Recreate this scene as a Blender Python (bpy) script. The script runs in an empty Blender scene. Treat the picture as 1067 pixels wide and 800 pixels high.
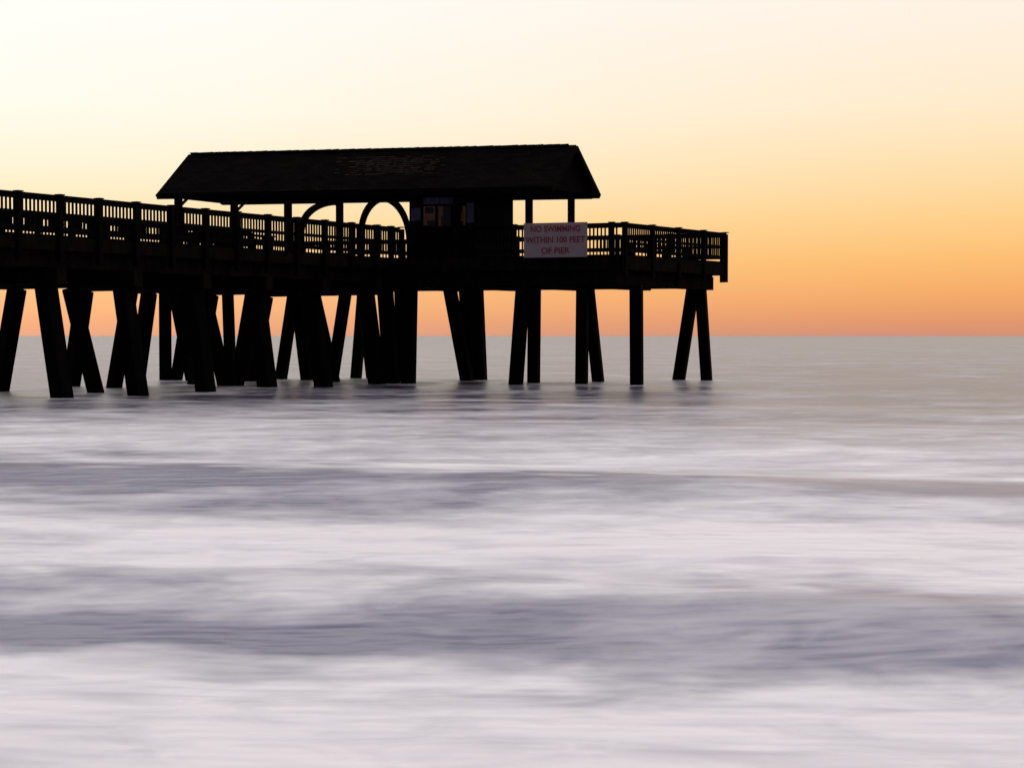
import bpy, math, random
from mathutils import Vector, Matrix, noise
random.seed(4)
sc = bpy.context.scene
sc.view_settings.view_transform = 'Standard'
sc.view_settings.look = 'None'
sc.view_settings.exposure = 0

def lin(c):
    return tuple(((v/255)/12.92 if v/255 <= 0.04045 else ((v/255+0.055)/1.055)**2.4) for v in c)

# ------------------------------------------------------------------ mesh builder
class MB:
    def __init__(s): s.v = []; s.f = []
    def hexa(s, pts):
        b = len(s.v); s.v += [tuple(p) for p in pts]
        for q in ((3,2,1,0),(4,5,6,7),(0,1,5,4),(1,2,6,5),(2,3,7,6),(3,0,4,7)):
            s.f.append(tuple(b+i for i in q))
    def box(s, c, d, L, W, z0, z1):
        d = Vector((d[0], d[1])).normalized(); n = Vector((-d.y, d.x)); c = Vector(c[:2])
        q = [c-d*L/2-n*W/2, c+d*L/2-n*W/2, c+d*L/2+n*W/2, c-d*L/2+n*W/2]
        s.hexa([(p.x,p.y,z0) for p in q]+[(p.x,p.y,z1) for p in q])
    def seg(s, a, b, W, z0, z1, off=0.0):
        a = Vector(a[:2]); b = Vector(b[:2]); d = (b-a).normalized(); n = Vector((-d.y, d.x))
        s.box((a+b)/2+n*off, d, (b-a).length, W, z0, z1)
    def beam(s, a, b, w, h, ref=None):
        a = Vector(a); b = Vector(b); d = (b-a).normalized()
        r = Vector(ref) if ref is not None else Vector((0,0,1))
        x = (r - d*r.dot(d)).normalized(); y = d.cross(x)
        o = [(-1,-1),(1,-1),(1,1),(-1,1)]
        s.hexa([a+y*i*w/2+x*j*h/2 for i,j in o]+[b+y*i*w/2+x*j*h/2 for i,j in o])
    def obj(s, name, mat, parent=None, bevel=0):
        me = bpy.data.meshes.new(name); me.from_pydata(s.v, [], s.f); me.update()
        ob = bpy.data.objects.new(name, me); sc.collection.objects.link(ob)
        me.materials.append(mat)
        import bmesh
        bm = bmesh.new(); bm.from_mesh(me); bmesh.ops.recalc_face_normals(bm, faces=bm.faces); bm.to_mesh(me); bm.free()
        if bevel:
            m = ob.modifiers.new('bevel','BEVEL'); m.width = bevel; m.segments = 1; m.limit_method='ANGLE'
        if parent: ob.parent = parent
        return ob
def empty(name):
    e = bpy.data.objects.new(name, None); sc.collection.objects.link(e); return e

# ------------------------------------------------------------------ materials
def new_mat(name):
    m = bpy.data.materials.new(name); m.use_nodes = True
    return m, m.node_tree.nodes, m.node_tree.links, m.node_tree.nodes['Principled BSDF']
def wood(name, c1, c2, scale=3.0, rough=0.85, spec=.02):
    m, N, L, P = new_mat(name)
    tc = N.new('ShaderNodeNewGeometry')
    mp = N.new('ShaderNodeMapping'); mp.inputs['Scale'].default_value = (scale, scale, scale*0.4)
    n = N.new('ShaderNodeTexNoise'); n.inputs['Scale'].default_value = 1.5; n.inputs['Detail'].default_value = 5; n.inputs['Roughness'].default_value = .7
    r = N.new('ShaderNodeValToRGB'); r.color_ramp.elements[0].position=.35; r.color_ramp.elements[1].position=.7
    r.color_ramp.elements[0].color = (*c1,1); r.color_ramp.elements[1].color = (*c2,1)
    L.new(tc.outputs['Position'], mp.inputs['Vector']); L.new(mp.outputs['Vector'], n.inputs['Vector'])
    L.new(n.outputs['Fac'], r.inputs['Fac']); L.new(r.outputs['Color'], P.inputs['Base Color'])
    b = N.new('ShaderNodeBump'); b.inputs['Strength'].default_value=.4; b.inputs['Distance'].default_value=.02
    L.new(n.outputs['Fac'], b.inputs['Height']); L.new(b.outputs['Normal'], P.inputs['Normal'])
    P.inputs['Roughness'].default_value = rough; P.inputs['Specular IOR Level'].default_value = spec
    return m
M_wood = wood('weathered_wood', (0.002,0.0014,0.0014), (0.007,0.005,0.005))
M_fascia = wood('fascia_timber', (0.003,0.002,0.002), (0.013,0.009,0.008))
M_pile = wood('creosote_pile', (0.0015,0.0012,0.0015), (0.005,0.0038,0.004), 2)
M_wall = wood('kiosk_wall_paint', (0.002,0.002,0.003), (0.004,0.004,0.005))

# ------------------------------------------------------------------ survey of the site (metres, water level z=0)
CAMH = 1.67
A = Vector((-13.37, 42.6)); U = Vector((0.533, 0.846)).normalized(); V = Vector((U.y, -U.x))
W = 5.6
DECK = 4.40; RAIL = 5.47
def near(t, off=0.0): return A + U*t - V*off
C = Vector((3.70, 54.9)); VP = Vector((0.95, -0.31)).normalized()
E = Vector((7.87, 60.5)); UP = (E-C).normalized()
B = near(17.86)
G = C - VP*17.5; F = G + UP*7.03
T0 = -36.0
J = Vector((-9.5, 59.2))

pier = empty('wooden_pier')
# deck ---------------------------------------------------------------
mb = MB()
nb = int((17.8-T0)/0.15)
for i in range(nb):                                 # individual deck boards
    t = T0 + i*0.15
    mb.box(near(t, W/2), V, W-0.02+random.uniform(-.03,.03), 0.142, DECK-0.045, DECK-random.uniform(0,.004))
def poly_prism(mb, pts, z0, z1):
    b = len(mb.v); n = len(pts)
    mb.v += [(p[0],p[1],z0) for p in pts]+[(p[0],p[1],z1) for p in pts]
    mb.f.append(tuple(b+i for i in reversed(range(n)))); mb.f.append(tuple(b+n+i for i in range(n)))
    for i in range(n):
        j=(i+1)%n; mb.f.append((b+i,b+j,b+n+j,b+n+i))
poly_prism(mb, [C, E, F, G], DECK-0.06, DECK+0.012)
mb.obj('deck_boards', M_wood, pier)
# fascia, stringers, caps ---------------------------------------------
mb = MB()
for off in (0.03, W-0.03):
    mb.seg(near(T0,off), near(17.7,off), 0.09, DECK-0.42, DECK-0.062)
for off in (0.35, 1.5, 2.8, 4.1, 5.25):
    mb.seg(near(T0,off), near(17.6,off), 0.2, 3.52, DECK-0.05)
for p,q in ((C,E),(E,F),(F,G),(G,C)):
    d=(q-p).normalized()
    mb.seg(p, q-d*0.1, 0.09, DECK-0.50, DECK-0.063, off=-0.02 if (p-C).length<.1 else 0.02)
for k in range(6):                                   # T-head stringers
    a = C + UP*(0.35+k*1.26) - VP*0.3; b = G + UP*(0.35+k*1.26) + VP*0.3
    mb.seg(a, b, 0.2, 3.42, DECK-0.065)
for k in range(8):                                   # T-head cross caps
    a = C - VP*(0.45+k*2.36) + UP*0.2; b = a + UP*6.6
    mb.seg(a, b, 0.3, 3.36+0.003*k, 3.84)
S0 = 2.04; SP = 2.85
bents = [S0+SP*k for k in range(-13, 6)]
for t in bents:                                      # pile caps
    mb.seg(near(t,-0.12), near(t,W+0.12), 0.36, 3.08, 3.50)
mb.seg(near(16.3,-0.1), near(16.3,W), 0.36, 3.3, 3.62)
mb.obj('fascia_and_caps', M_fascia, pier, 0.01)

# railing -------------------------------------------------------------
def railing(mb, p, q, n_out, post_t, z=DECK, bal=True):
    d=(q-p).normalized(); Lh=(q-p).length
    n = Vector(n_out)
    mb.seg(p, q, 0.16, z+1.02, z+1.07)               # cap
    mb.seg(p, q, 0.05, z+0.90, z+1.018)              # top rail
    mb.seg(p, q, 0.052, z+0.50, z+0.60)              # mid rail
    mb.seg(p, q, 0.054, z+0.10, z+0.22)              # bottom rail
    for t in post_t:
        c = p + d*t + n*0.045
        mb.box(c, d, 0.15, 0.15, z-0.75, z+1.019)
        mb.box(c, d, 0.20, 0.20, z+1.071, z+1.10)
    if bal:
        k = int(Lh/0.135)
        for i in range(k):
            c = p + d*(i+.5)*0.135 - n*0.004
            mb.box(c, d, 0.05+random.uniform(-.004,.004), 0.04, z+0.221, z+0.499)
            mb.box(c, d, 0.05+random.uniform(-.004,.004), 0.04, z+0.601, z+0.899)
mb = MB()
posts = [t-T0 for t in bents]+[t-T0+SP/2 for t in bents]+[17.1-T0]
railing(mb, near(T0,0), near(17.6,0), V, posts)
railing(mb, near(T0,W), near(16.0,W), -V, posts[:-3])
nF = Vector((VP.y, -VP.x)); nF = nF if nF.y<0 else -nF
railing(mb, B+VP*0.1, C, nF, [0.3,2.2,4.1,6.0,7.6])
nR = Vector((UP.y, -UP.x))
railing(mb, C+UP*0.1, E, nR, [0.0,1.75,3.5,5.25,6.85])
railing(mb, E-VP*0.1, F, -nF, [0.0]+[2.0*i for i in range(1,9)])
railing(mb, F, G, -nR, [0,2.3,4.6,6.9])
railing(mb, G, J, nF, [0.1,2.0])
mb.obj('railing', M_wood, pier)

# benches along the rails
mb = MB()
for s in (2.0, 4.4):
    a = C+UP*s - VP*0.45
    mb.box(a, UP, 1.7, 0.4, DECK+.42, DECK+.47)
    for k in (-.7,.7): mb.box(a+UP*k, UP, .1, .34, DECK+.012, DECK+.418)
for t in (4.5, 10.5):
    a = near(t, 0.5)
    mb.box(a, U, 1.7, 0.4, DECK+.42, DECK+.47)
    for k in (-.7,.7): mb.box(a+U*k, U, .1, .34, DECK+.002, DECK+.418)
mb.obj('benches', M_wood, pier)

# piles ---------------------------------------------------------------
mb = MB()
PZ = -1.2
bases = []
def pile(top, base, ztop=3.4, s=0.40, ang=None):
    a = Vector((top[0],top[1],ztop)); b = Vector((base[0],base[1],0))
    bases.append((b.x,b.y))
    bb = b + (b-a)*(-PZ/ztop)
    mb.beam(a, bb, s, s, ref=(ang if ang is not None else (U.x,U.y,0)))
for k,t in enumerate(bents):
    j = lambda: random.uniform(-.06,.06)
    pn = near(t, .50); qn = near(t, -.03)
    pile((pn.x+j(),pn.y), (qn.x+j(),qn.y), 3.1, .47+random.uniform(-.02,.03))
    pn = near(t, W-.55); qn = near(t, W+.12)
    pile((pn.x+j(),pn.y), (qn.x+j(),qn.y), 3.1, .43+random.uniform(-.02,.02))
    if k%2==0:
        pn = near(t+.3, W/2+.2); qn = near(t+.9, W/2-.2)
    else:
        pn = near(t+.2, W/2+.5); qn = near(t-.1, W/2+.95)
    pile(pn, qn, 3.1, .38)
thead = [ # top(x,y) base(x,y) side
 ((0.38,55.8),(0.13,55.6),.42), ((0.78,56.5),(0.75,56.5),.38),
 ((2.42,56.0),(2.39,56.0),.38), ((2.72,58.3),(3.10,58.6),.38),
 ((4.21,55.35),(4.23,55.3),.40),
 ((6.66,60.2),(6.16,60.3),.42), ((6.93,60.0),(7.15,59.9),.38),
 ((-2.28,60.0),(-1.64,59.8),.42), ((-1.32,60.5),(-1.18,60.6),.44), ((-1.75,61.0),(-1.5,61.2),.4),
 ((-4.45,57.2),(-4.2,57.0),.46), ((-3.55,56.9),(-3.62,56.9),.44), ((-4.0,59.2),(-3.9,59.2),.44),
 ((-5.70,62.5),(-6.0,62.7),.36), ((-5.72,62.3),(-5.35,62.4),.36), ((-6.2,61.0),(-6.75,61.2),.38),
 ((-8.0,60.5),(-7.6,60.5),.38), ((-8.2,61.5),(-8.75,61.7),.38),
 ((-12.5,60.6),(-11.85,60.6),.42), ((-13.0,61.2),(-13.0,61.2),.36), ((-9.9,63),(-10.4,63.2),.38),
 ((-11.0,63.2),(-10.9,63.2),.36), ((-12.0,61.0),(-12.6,61.2),.36)]
for tp,bs,s in thead: pile(tp, bs, 3.38, s, (VP.x,VP.y,0))
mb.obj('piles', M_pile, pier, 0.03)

# ------------------------------------------------------------------ pavilion
pav = empty('pier_pavilion')
RR = Vector((2.25,57.5)); RL = Vector((-11.83,60.3)); RD=(RR-RL).normalized()
HU = Vector((0.5,0.866)); HW = 1.8
ZR = 6.70+CAMH; ZE = 5.10+CAMH
M_roof, N, L, P = new_mat('asphalt_shingles')
geo = N.new('ShaderNodeTexCoord')
br = N.new('ShaderNodeTexBrick'); br.inputs['Scale'].default_value=1; br.inputs['Brick Width'].default_value=.32; br.inputs['Row Height'].default_value=.14
br.inputs['Mortar Size'].default_value=.012
br.inputs['Color1'].default_value=(.006,.004,.0035,1); br.inputs['Color2'].default_value=(.016,.011,.009,1); br.inputs['Mortar'].default_value=(.002,.002,.002,1)
nz = N.new('ShaderNodeTexNoise'); nz.inputs['Scale'].default_value=.8; nz.inputs['Detail'].default_value=6
mx = N.new('ShaderNodeMix'); mx.data_type='RGBA'; mx.blend_type='MULTIPLY'; mx.inputs['Factor'].default_value=.9
L.new(geo.outputs['UV'], br.inputs['Vector']); L.new(geo.outputs['UV'], nz.inputs['Vector'])
L.new(br.outputs['Color'], mx.inputs['A']); L.new(nz.outputs['Fac'], mx.inputs['B']); L.new(mx.outputs['Result'], P.inputs['Base Color'])
P.inputs['Roughness'].default_value=.9; P.inputs['Specular IOR Level'].default_value=.02
def rp(s, w, z):   # s metres along ridge from left end, w signed offset across
    p = RL + RD*s + HU*w; return Vector((p.x,p.y,z))
RLEN = (RR-RL).length
me_v=[]; me_f=[]
def slab(w0,w1,z0,z1,th):
    b=len(me_v)
    q=[rp(0,w0,z0),rp(RLEN,w0,z0),rp(RLEN,w1,z1),rp(0,w1,z1)]
    me_v.extend([p+Vector((0,0,th)) for p in q]+q)
    me_f.extend([(b,b+1,b+2,b+3),(b+7,b+6,b+5,b+4),(b,b+4,b+5,b+1),(b+1,b+5,b+6,b+2),(b+2,b+6,b+7,b+3),(b+3,b+7,b+4,b)])
slab(-HW,0,ZE-.07,ZR-.08,.08); slab(HW,0.001,ZE-.0,ZR-.08,.08)
me=bpy.data.meshes.new('roof'); me.from_pydata([tuple(v) for v in me_v],[],me_f); me.update()
uvl=me.uv_layers.new(name='UV')
for lp in me.loops:
    co=me.vertices[lp.vertex_index].co
    d2=Vector((co.x,co.y))-RL; s=d2.dot(RD)
    uvl.data[lp.index].uv=(s, (ZR-co.z)*1.5)
ro=bpy.data.objects.new('roof',me); sc.collection.objects.link(ro); me.materials.append(M_roof); ro.parent=pav
mbp=MB()
s=0
while s<RLEN-.3:
    mbp.beam(rp(s,0,ZR+.008+random.uniform(0,.01)),rp(s+.29,0,ZR+.018+random.uniform(0,.012)),.2,.03); s+=.3
mbp.obj('ridge_cap',M_roof,pav)
mbp=MB()
zs=lambda w: ZR+(w/HW)*(ZR-.08-(ZE-.07)) + .008
for _ in range(170):
    row=random.choice(range(3,13))
    s=random.gauss(8.0+ (row-7)*.06,.8); w=-(row*.085+.1)
    L2=random.choice([.12,.2,.35])
    a=rp(s,w,zs(w)); b_=rp(s+L2,w,zs(w)); c_=rp(s+L2,w-.05,zs(w-.05)); d_=rp(s,w-.05,zs(w-.05))
    up=Vector((0,0,.006+.003*random.random()))
    mbp.hexa([d_,c_,b_,a,d_+up,c_+up,b_+up,a+up])
M_patch = wood('replacement_shingles',(.008,.006,.005),(.05,.034,.028),4)
mbp.obj('shingle_patches',M_patch,pav)
# fascia, rafters, frame
mb=MB()
mb.beam(rp(.0,-HW-.02,ZE-.12), rp(RLEN,-HW-.02,ZE-.12), .05, .17)
mb.beam(rp(.0,HW+.02,ZE-.06), rp(RLEN,HW+.02,ZE-.06), .05, .17)
for s in (-.02,RLEN+.02):
    mb.beam(rp(s,-HW,ZE-.13), rp(s,0,ZR-.09), .05, .18)
    mb.beam(rp(s,HW,ZE-.08), rp(s,0.0,ZR-.1), .05, .18)
k=0
while k*.6<RLEN-.2:
    s=.1+k*.6; k+=1
    mb.beam(rp(s,-HW+.05,ZE-.14), rp(s,0,ZR-.17), .05,.13)
    mb.beam(rp(s,HW-.05,ZE-.08), rp(s,0,ZR-.17), .05,.13)
PW=1.55
for w in (-PW,PW): mb.beam(rp(.15,w,ZE-.10), rp(RLEN-.15,w,ZE-.10), .14,.16)
frames=[0.62, 4.75, 7.42, 10.9, 13.45]
for i,s in enumerate(frames):
    if i!=2:
        for w in (-PW,PW):
            mb.beam(rp(s,w,DECK), rp(s,w,ZE-.1), .23,.23, ref=(RD.x,RD.y,0))
    if i==0:
        for w in (-PW,PW): mb.beam(rp(s,w,ZE-.5), rp(s+.36,w,ZE-.16), .07,.09)
    mb.beam(rp(s,-PW,ZE-.10), rp(s,PW,ZE-.10), .12,.14)
    if i in (1,2):      # arched brace
        n=26; pts=[]
        for j in range(n+1):
            if i==2:
                a=math.pi*j/n
                pts.append(rp(s,-math.cos(a)*(PW-.02), ZE-1.6+1.42*math.sin(a)))
            else:
                a=math.pi/2*j/n
                pts.append(rp(s,-.75+(PW+.75)*(1-math.cos(a)), ZE-1.3+1.12*math.sin(a)))
        for j in range(n): mb.beam(pts[j],pts[j+1]+(pts[j+1]-pts[j])*.12,.18,.18, ref=(RD.x,RD.y,0))
        if i==2:
            for w in (-PW+.02,PW-.02): mb.beam(rp(s,w,DECK), rp(s,w,ZE-1.55), .16,.16, ref=(RD.x,RD.y,0))
        else:
            mb.beam(rp(s,-.75,DECK), rp(s,-.75,ZE-1.25), .16,.16, ref=(RD.x,RD.y,0))
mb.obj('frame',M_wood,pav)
g=MB()
for s in (.25,RLEN-.25):
    a=rp(s,-HW+.1,ZE-.04); b=rp(s,HW-.1,ZE-.04); c=rp(s,0,ZR-.16)
    o=Vector((RD.x,RD.y,0))*.03
    bb=len(g.v); g.v+=[tuple(x) for x in (a-o,b-o,c-o,a+o,b+o,c+o)]
    g.f+=[(bb,bb+1,bb+2),(bb+5,bb+4,bb+3),(bb,bb+3,bb+4,bb+1),(bb+1,bb+4,bb+5,bb+2),(bb+2,bb+5,bb+3,bb)]
g.obj('gable_boards',M_wood,pav)
# kiosk -----------------------------------------------------------------
kiosk = empty('snack_kiosk')
mb=MB()
def kbox(s0,s1,w0,w1,z0,z1,m=None):
    m=m or mb
    q=[rp(s0,w0,z0),rp(s1,w0,z0),rp(s1,w1,z0),rp(s0,w1,z0)]; h=Vector((0,0,z1-z0))
    m.hexa(q+[p+h for p in q])
K0,K1=9.08,11.45; WF,WB=-1.35,1.2; ZT=ZE-.16
wz0,wz1=5.5,6.2; F0,F1=9.55,11.1; B0,B1=9.2,9.9; bz0,bz1=5.6,6.45
for w,(o0,o1),(za,zb) in ((WF,(F0,F1),(wz0,wz1)),(WB,(B0,B1),(bz0,bz1))):
    kbox(K0,o0,w,w+.08,DECK+.013,ZT); kbox(o1,K1,w,w+.08,DECK+.013,ZT)
    kbox(o0,o1,w,w+.08,DECK+.013,za); kbox(o0,o1,w,w+.08,zb,ZT)
    if w==WF:
        for m in (o0+.5,o0+1.05): kbox(m-.03,m+.03,w-.01,w+.09,za,zb)
        kbox(o0-.05,o1+.05,w-.12,w-.002,za-.06,za)
S0w,S1w=-.75,.85
kbox(K0,K0+.08,WF+.081,S0w,DECK+.013,ZT); kbox(K0,K0+.08,S1w,WB-.001,DECK+.013,ZT)
kbox(K0,K0+.08,S0w,S1w,DECK+.013,bz0); kbox(K0,K0+.08,S0w,S1w,bz1,ZT)
kbox(K1-.08,K1,WF+.081,WB-.001,DECK+.013,ZT)
kbox(K0-.1,K1+.1,WF-.1,WB+.15,ZT+.002,ZT+.07)
kbox(9.4,11.2,WF-.3,WF-.003,DECK+.9,DECK+.95)
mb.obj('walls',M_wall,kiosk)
mg, N, L, P = new_mat('tinted_glass')
out=[n for n in N if n.type=='OUTPUT_MATERIAL'][0]
tr=N.new('ShaderNodeBsdfTransparent'); tr.inputs['Color'].default_value=(.36,.30,.29,1)
gl=N.new('ShaderNodeBsdfGlossy'); gl.inputs['Roughness'].default_value=.1; gl.inputs['Color'].default_value=(.5,.5,.6,1)
ms=N.new('ShaderNodeMixShader'); ms.inputs[0].default_value=.04
L.new(tr.outputs[0],ms.inputs[1]); L.new(gl.outputs[0],ms.inputs[2]); L.new(ms.outputs[0],out.inputs[0])
mb=MB()
kbox(F0,F1,WF+.03,WF+.04,wz0,wz1); kbox(B0,B1,WB+.03,WB+.04,bz0,bz1); kbox(K0+.03,K0+.04,S0w,S1w,bz0,bz1)
mb.obj('window_glass',mg,kiosk)
mb=MB()
for s,z,wd,h in ((9.62,5.95,.3,.22),(10.2,5.54,.22,.3),(10.75,5.95,.2,.22),(9.7,5.52,.3,.18),(10.62,5.52,.35,.14)):
    kbox(s,s+wd,WF+.045,WF+.055,z,z+h)
kbox(9.15,9.5,WF-.02,WF-.004,5.7,6.15); kbox(9.6,10.9,WF-.02,WF-.004,6.27,6.5); kbox(11.15,11.4,WF-.02,WF-.004,5.6,6.3)
M_paper=wood('faded_posters',(.02,.035,.07),(.09,.09,.12),8)
mb.obj('posters',M_paper,kiosk)

# ------------------------------------------------------------------ warning sign
sign=empty('warning_sign')
M_sign, N, L, P = new_mat('weathered_sign_paint')
gn=N.new('ShaderNodeTexNoise'); gn.inputs['Scale'].default_value=3; gn.inputs['Detail'].default_value=6
gr=N.new('ShaderNodeValToRGB'); gr.color_ramp.elements[0].color=(.26,.20,.22,1); gr.color_ramp.elements[1].color=(.40,.33,.36,1)
tg=N.new('ShaderNodeTexCoord'); L.new(tg.outputs['Object'],gn.inputs['Vector']); L.new(gn.outputs['Fac'],gr.inputs['Fac']); L.new(gr.outputs['Color'],P.inputs['Base Color'])
P.inputs['Roughness'].default_value=.7; P.inputs['Specular IOR Level'].default_value=.2
sc0=C-VP*2.28+nF*0.2
mb=MB(); mb.box(sc0,VP,2.24,.03,4.33,5.50)
mb.obj('board',M_sign,sign,.004)
mb=MB()
for k in (-.8,.8): mb.box(sc0+VP*k-nF*.06,VP,.09,.088,4.2,5.45)
mb.obj('battens',M_wood,sign)
M_red, N, L, P = new_mat('faded_red_lettering'); P.inputs['Base Color'].default_value=(.20,.022,.035,1); P.inputs['Roughness'].default_value=.7
ang=math.atan2(VP.y,VP.x)
for i,(txt,z) in enumerate((('NO SWIMMING',5.20),('WITHIN 100 FEET',4.83),('OF PIER',4.46))):
    cu=bpy.data.curves.new('txt','FONT'); cu.body=txt; cu.size=.34; cu.align_x='CENTER'; cu.extrude=.003; cu.offset=.006
    o=bpy.data.objects.new('tmp',cu); sc.collection.objects.link(o)
    p=sc0+nF*.021
    bpy.context.view_layer.update()
    wd=o.dimensions.x; target={0:1.75,1:2.1,2:1.0}[i]
    me=bpy.data.meshes.new_from_object(o.evaluated_get(bpy.context.evaluated_depsgraph_get()))
    bpy.data.objects.remove(o)
    t=bpy.data.objects.new('lettering_%d'%(i+1),me); sc.collection.objects.link(t)
    t.scale=(target/wd,.85,1); t.location=(p.x,p.y,z); t.rotation_euler=(math.pi/2,0,ang)
    me.materials.clear(); me.materials.append(M_red); t.parent=sign

# ------------------------------------------------------------------ ocean
def swell(x,y):
    yy=y+.25*x
    d=noise.noise(Vector((x*.06,y*.1,0)))*2.2
    a=0
    for c,wd,h in ((10.3,1.1,.10),(18.8,1.7,.13),(29,2.6,.12)):
        a+=h*math.exp(-((yy+d-c)/wd)**2)
    f=1/(1+(y/90)**2)
    a+=.05*f*math.sin(yy*.55+d)+.03*f*noise.noise(Vector((x*.25,y*.45,3)))
    a+=.05*f*noise.noise(Vector((x*.08,y*.2,7)))
    return a
ys=[-1.0]; y=1.0
while y<160: ys.append(y); y+=max(.16,min(.5,y*.012))
while y<26000: ys.append(y); y*=1.25
xs=[]; x=0.0
while x<45: xs.append(x); x+=.4
while x<26000: xs.append(x); x*=1.3
xs=[-q for q in reversed(xs[1:])]+xs
vv=[]; ff=[]; att=[]
for yv in ys:
    for xv in xs:
        vv.append((xv,yv, swell(xv,yv) if (abs(xv)<200 and yv<400) else 0))
        h=0
        if 30<yv<70 and -30<xv<12:
            for bx,by in bases:
                dd=((xv-bx)/1.2)**2+((yv-by)/1.3)**2
                if dd<6: h+=math.exp(-dd)
            h=min(1,h)*(.65+1.0*noise.noise(Vector((xv*.5,yv*.5,9))))
        att.append(max(0,h))
nx=len(xs)
for j in range(len(ys)-1):
    for i in range(nx-1):
        a=j*nx+i; ff.append((a,a+1,a+nx+1,a+nx))
me=bpy.data.meshes.new('ocean'); me.from_pydata(vv,[],ff); me.update()
at=me.attributes.new('pile_wash','FLOAT','POINT'); at.data.foreach_set('value',att)
me.polygons.foreach_set('use_smooth',[True]*len(me.polygons))
oc=bpy.data.objects.new('ocean',me); sc.collection.objects.link(oc)
M_sea, N, L, P = new_mat('surf_water'); me.materials.append(M_sea)
def math_(op,a,b=None,c=None,clamp=False):
    n=N.new('ShaderNodeMath'); n.operation=op; n.use_clamp=clamp
    for i,v in enumerate((a,b,c)):
        if v is None: continue
        if isinstance(v,(int,float)): n.inputs[i].default_value=v
        else: L.new(v,n.inputs[i])
    return n.outputs[0]
def noise_(scale,sx,sy,detail=5,rough=.55,off=0,dist=0):
    mp=N.new('ShaderNodeMapping'); mp.inputs['Scale'].default_value=(sx,sy,1); mp.inputs['Location'].default_value=(off,off*.7,off*.3)
    L.new(geo.outputs['Position'],mp.inputs['Vector'])
    n=N.new('ShaderNodeTexNoise'); n.noise_dimensions='2D'; n.inputs['Scale'].default_value=scale; n.inputs['Detail'].default_value=detail; n.inputs['Roughness'].default_value=rough; n.inputs['Distortion'].default_value=dist
    L.new(mp.outputs[0],n.inputs['Vector']); return n.outputs['Fac']
def ramp_(fac,st,interp='B_SPLINE'):
    r=N.new('ShaderNodeValToRGB'); L.new(fac,r.inputs['Fac']); c=r.color_ramp; c.interpolation=interp
    c.elements[0].position=st[0][0]; c.elements[1].position=st[1][0]
    for _ in st[2:]: c.elements.new(_[0])
    for e,(p_,v_) in zip(c.elements,st):
        e.color=(v_,v_,v_,1) if isinstance(v_,(int,float)) else (*v_,1)
    return r.outputs['Color']
geo=N.new('ShaderNodeNewGeometry'); sx=N.new('ShaderNodeSeparateXYZ'); L.new(geo.outputs['Position'],sx.inputs[0])
X,Y=sx.outputs[0],sx.outputs[1]
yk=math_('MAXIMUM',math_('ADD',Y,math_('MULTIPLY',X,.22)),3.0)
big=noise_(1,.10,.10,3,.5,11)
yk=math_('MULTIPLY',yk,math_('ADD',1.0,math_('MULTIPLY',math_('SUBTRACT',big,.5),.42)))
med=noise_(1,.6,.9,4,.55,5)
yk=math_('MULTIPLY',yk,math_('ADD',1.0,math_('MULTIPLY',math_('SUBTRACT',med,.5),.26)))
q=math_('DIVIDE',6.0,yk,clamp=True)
foam=ramp_(q,[(0,.06),(.02,.14),(.06,.10),(.10,.0),(.14,.08),(.19,.40),(.24,.66),(.28,.84),(.315,.25),(.325,-.0),(.35,-.0),(.37,.3),(.42,.95),(.51,.98),(.565,.7),(.605,.08),(.67,-.0),(.71,.45),(.76,.95),(1,1.0)])
fine=noise_(1,1.5,2.2,4,.55,21,.6)
mid2=noise_(1,.35,.55,4,.58,33,.4)
far=noise_(1,.09,.30,5,.72,44)
fo=math_('ADD',foam,math_('MULTIPLY',math_('SUBTRACT',fine,.5),.6))
fo=math_('ADD',fo,math_('MULTIPLY',math_('SUBTRACT',mid2,.5),1.0))
fo=math_('ADD',fo,math_('MULTIPLY',math_('SUBTRACT',far,.5),1.1))
wash=N.new('ShaderNodeAttribute'); wash.attribute_name='pile_wash'
fo=math_('ADD',fo,math_('MULTIPLY',wash.outputs['Fac'],.75),clamp=True)
mc=N.new('ShaderNodeMix'); mc.data_type='RGBA'; L.new(fo,mc.inputs['Factor'])
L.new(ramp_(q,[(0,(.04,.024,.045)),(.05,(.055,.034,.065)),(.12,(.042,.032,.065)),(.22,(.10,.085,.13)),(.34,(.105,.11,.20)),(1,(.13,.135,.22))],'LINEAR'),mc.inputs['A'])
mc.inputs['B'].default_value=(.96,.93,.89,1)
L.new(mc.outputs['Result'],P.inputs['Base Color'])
P.inputs['Specular Tint'].default_value=(1,.90,.98,1)
L.new(math_('ADD',.30,math_('MULTIPLY',fo,.3)),P.inputs['Roughness']); P.inputs['IOR'].default_value=1.33
bh=math_('ADD',math_('MULTIPLY',fine,.06),math_('ADD',math_('MULTIPLY',mid2,.5),math_('MULTIPLY',far,1.2)))
bp=N.new('ShaderNodeBump'); bp.inputs['Strength'].default_value=.5; bp.inputs['Distance'].default_value=.25
L.new(bh,bp.inputs['Height']); L.new(bp.outputs['Normal'],P.inputs['Normal'])

# beach behind the camera
vv=[];ff=[]
prof=[(-400,3.5),(-60,2.0),(-20,.9),(-6,.25),(0,-.02),(4,-.35),(9,-.9)]
xs2=[-600,-200,-80,-30,-10,0,10,30,80,200,600]
for yv,z in prof:
    for xv in xs2: vv.append((xv,yv,z+.05*noise.noise(Vector((xv*.1,yv*.1,0)))))
nx=len(xs2)
for j in range(len(prof)-1):
    for i in range(nx-1): a=j*nx+i; ff.append((a,a+1,a+nx+1,a+nx))
me=bpy.data.meshes.new('beach'); me.from_pydata(vv,[],ff); me.update()
for p in me.polygons: p.use_smooth=True
be=bpy.data.objects.new('beach',me); sc.collection.objects.link(be)
me.materials.append(wood('beach_sand',(.22,.18,.14),(.34,.29,.23),.8))

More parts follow.
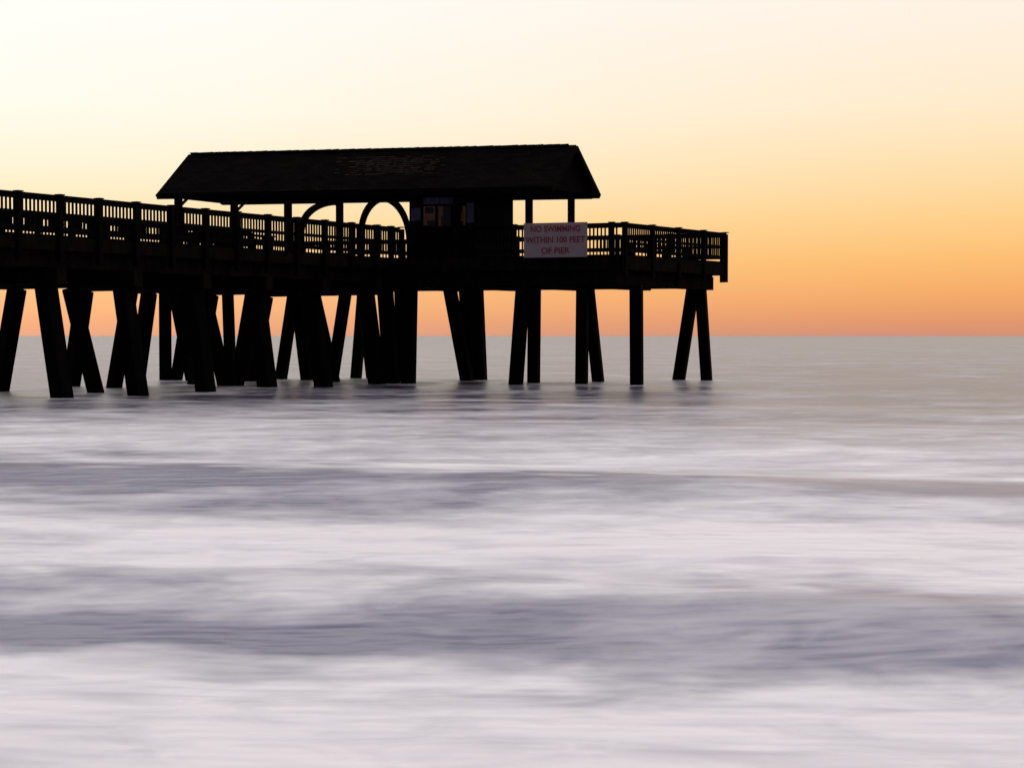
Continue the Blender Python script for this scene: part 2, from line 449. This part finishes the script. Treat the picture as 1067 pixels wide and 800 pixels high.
# ------------------------------------------------------------------ world
w=bpy.data.worlds.new('World'); sc.world=w; w.use_nodes=True
N=w.node_tree.nodes; L=w.node_tree.links
bg=N['Background']; tc=N.new('ShaderNodeTexCoord'); sp=N.new('ShaderNodeSeparateXYZ'); L.new(tc.outputs['Generated'],sp.inputs[0])
z=math_('POWER',math_('MAXIMUM',sp.outputs[2],0.0),.5)
def ramp(st):
    return ramp_(z,[(zz**.5, tuple(c*m for c in lin(col))) for zz,col,m in st],'LINEAR')
up=[(.28,(255,248,242),1.2),(.45,(250,241,240),1.45),(.7,(232,228,236),1.55),(1.0,(216,216,234),1.5)]
left=ramp([(0,(222,164,138),1),(.008,(240,174,130),1),(.025,(251,192,134),1),(.045,(254,209,148),1),(.07,(255,228,180),1),(.10,(255,243,216),1),(.135,(255,251,238),1),(.2,(255,254,250),1)]+up)
right=ramp([(0,(200,142,122),1),(.008,(224,150,110),1),(.025,(244,170,106),1),(.045,(251,189,114),1),(.07,(253,207,139),1),(.10,(253,222,171),1),(.135,(254,234,202),1),(.2,(254,242,229),1)]+up)
mr=N.new('ShaderNodeMapRange'); mr.interpolation_type='SMOOTHSTEP'; mr.inputs['From Min'].default_value=-.36; mr.inputs['From Max'].default_value=.34
L.new(sp.outputs[0],mr.inputs['Value'])
mx=N.new('ShaderNodeMix'); mx.data_type='RGBA'; L.new(mr.outputs[0],mx.inputs['Factor']); L.new(left,mx.inputs['A']); L.new(right,mx.inputs['B'])
# western half of the sky is still dim at dawn
mb2=N.new('ShaderNodeMapRange'); mb2.inputs['From Min'].default_value=.2; mb2.inputs['From Max'].default_value=-.45; L.new(sp.outputs[1],mb2.inputs['Value'])
md=N.new('ShaderNodeMix'); md.data_type='RGBA'; L.new(mb2.outputs[0],md.inputs['Factor']); L.new(mx.outputs['Result'],md.inputs['A']); md.inputs['B'].default_value=(.115,.105,.13,1)
sky=N.new('ShaderNodeTexSky'); sky.sky_type='NISHITA'; sky.sun_disc=False; sky.sun_elevation=math.radians(1.5); sky.sun_rotation=math.radians(-25)
ad=N.new('ShaderNodeMix'); ad.data_type='RGBA'; ad.blend_type='ADD'; ad.inputs['Factor'].default_value=.004
L.new(md.outputs['Result'],ad.inputs['A']); L.new(sky.outputs[0],ad.inputs['B'])
L.new(ad.outputs['Result'],bg.inputs['Color']); bg.inputs['Strength'].default_value=1.0

sl=bpy.data.lights.new('sun','SUN'); sl.energy=.25; sl.angle=math.radians(3); sl.color=(1,.8,.6)
so=bpy.data.objects.new('sun',sl); sc.collection.objects.link(so)
az=math.radians(-25); el=math.radians(1.5)
d=Vector((math.sin(az)*math.cos(el),math.cos(az)*math.cos(el),math.sin(el)))
so.rotation_euler=d.to_track_quat('Z','Y').to_euler()

# ------------------------------------------------------------------ camera
cd=bpy.data.cameras.new('camera'); cam=bpy.data.objects.new('camera',cd); sc.collection.objects.link(cam)
cd.sensor_width=36; cd.lens=36*1700/1067; cd.clip_start=.1; cd.clip_end=60000
cam.location=(0,0,CAMH); cam.rotation_euler=(math.radians(90)-math.atan(50/1700),0,0)
sc.camera=cam
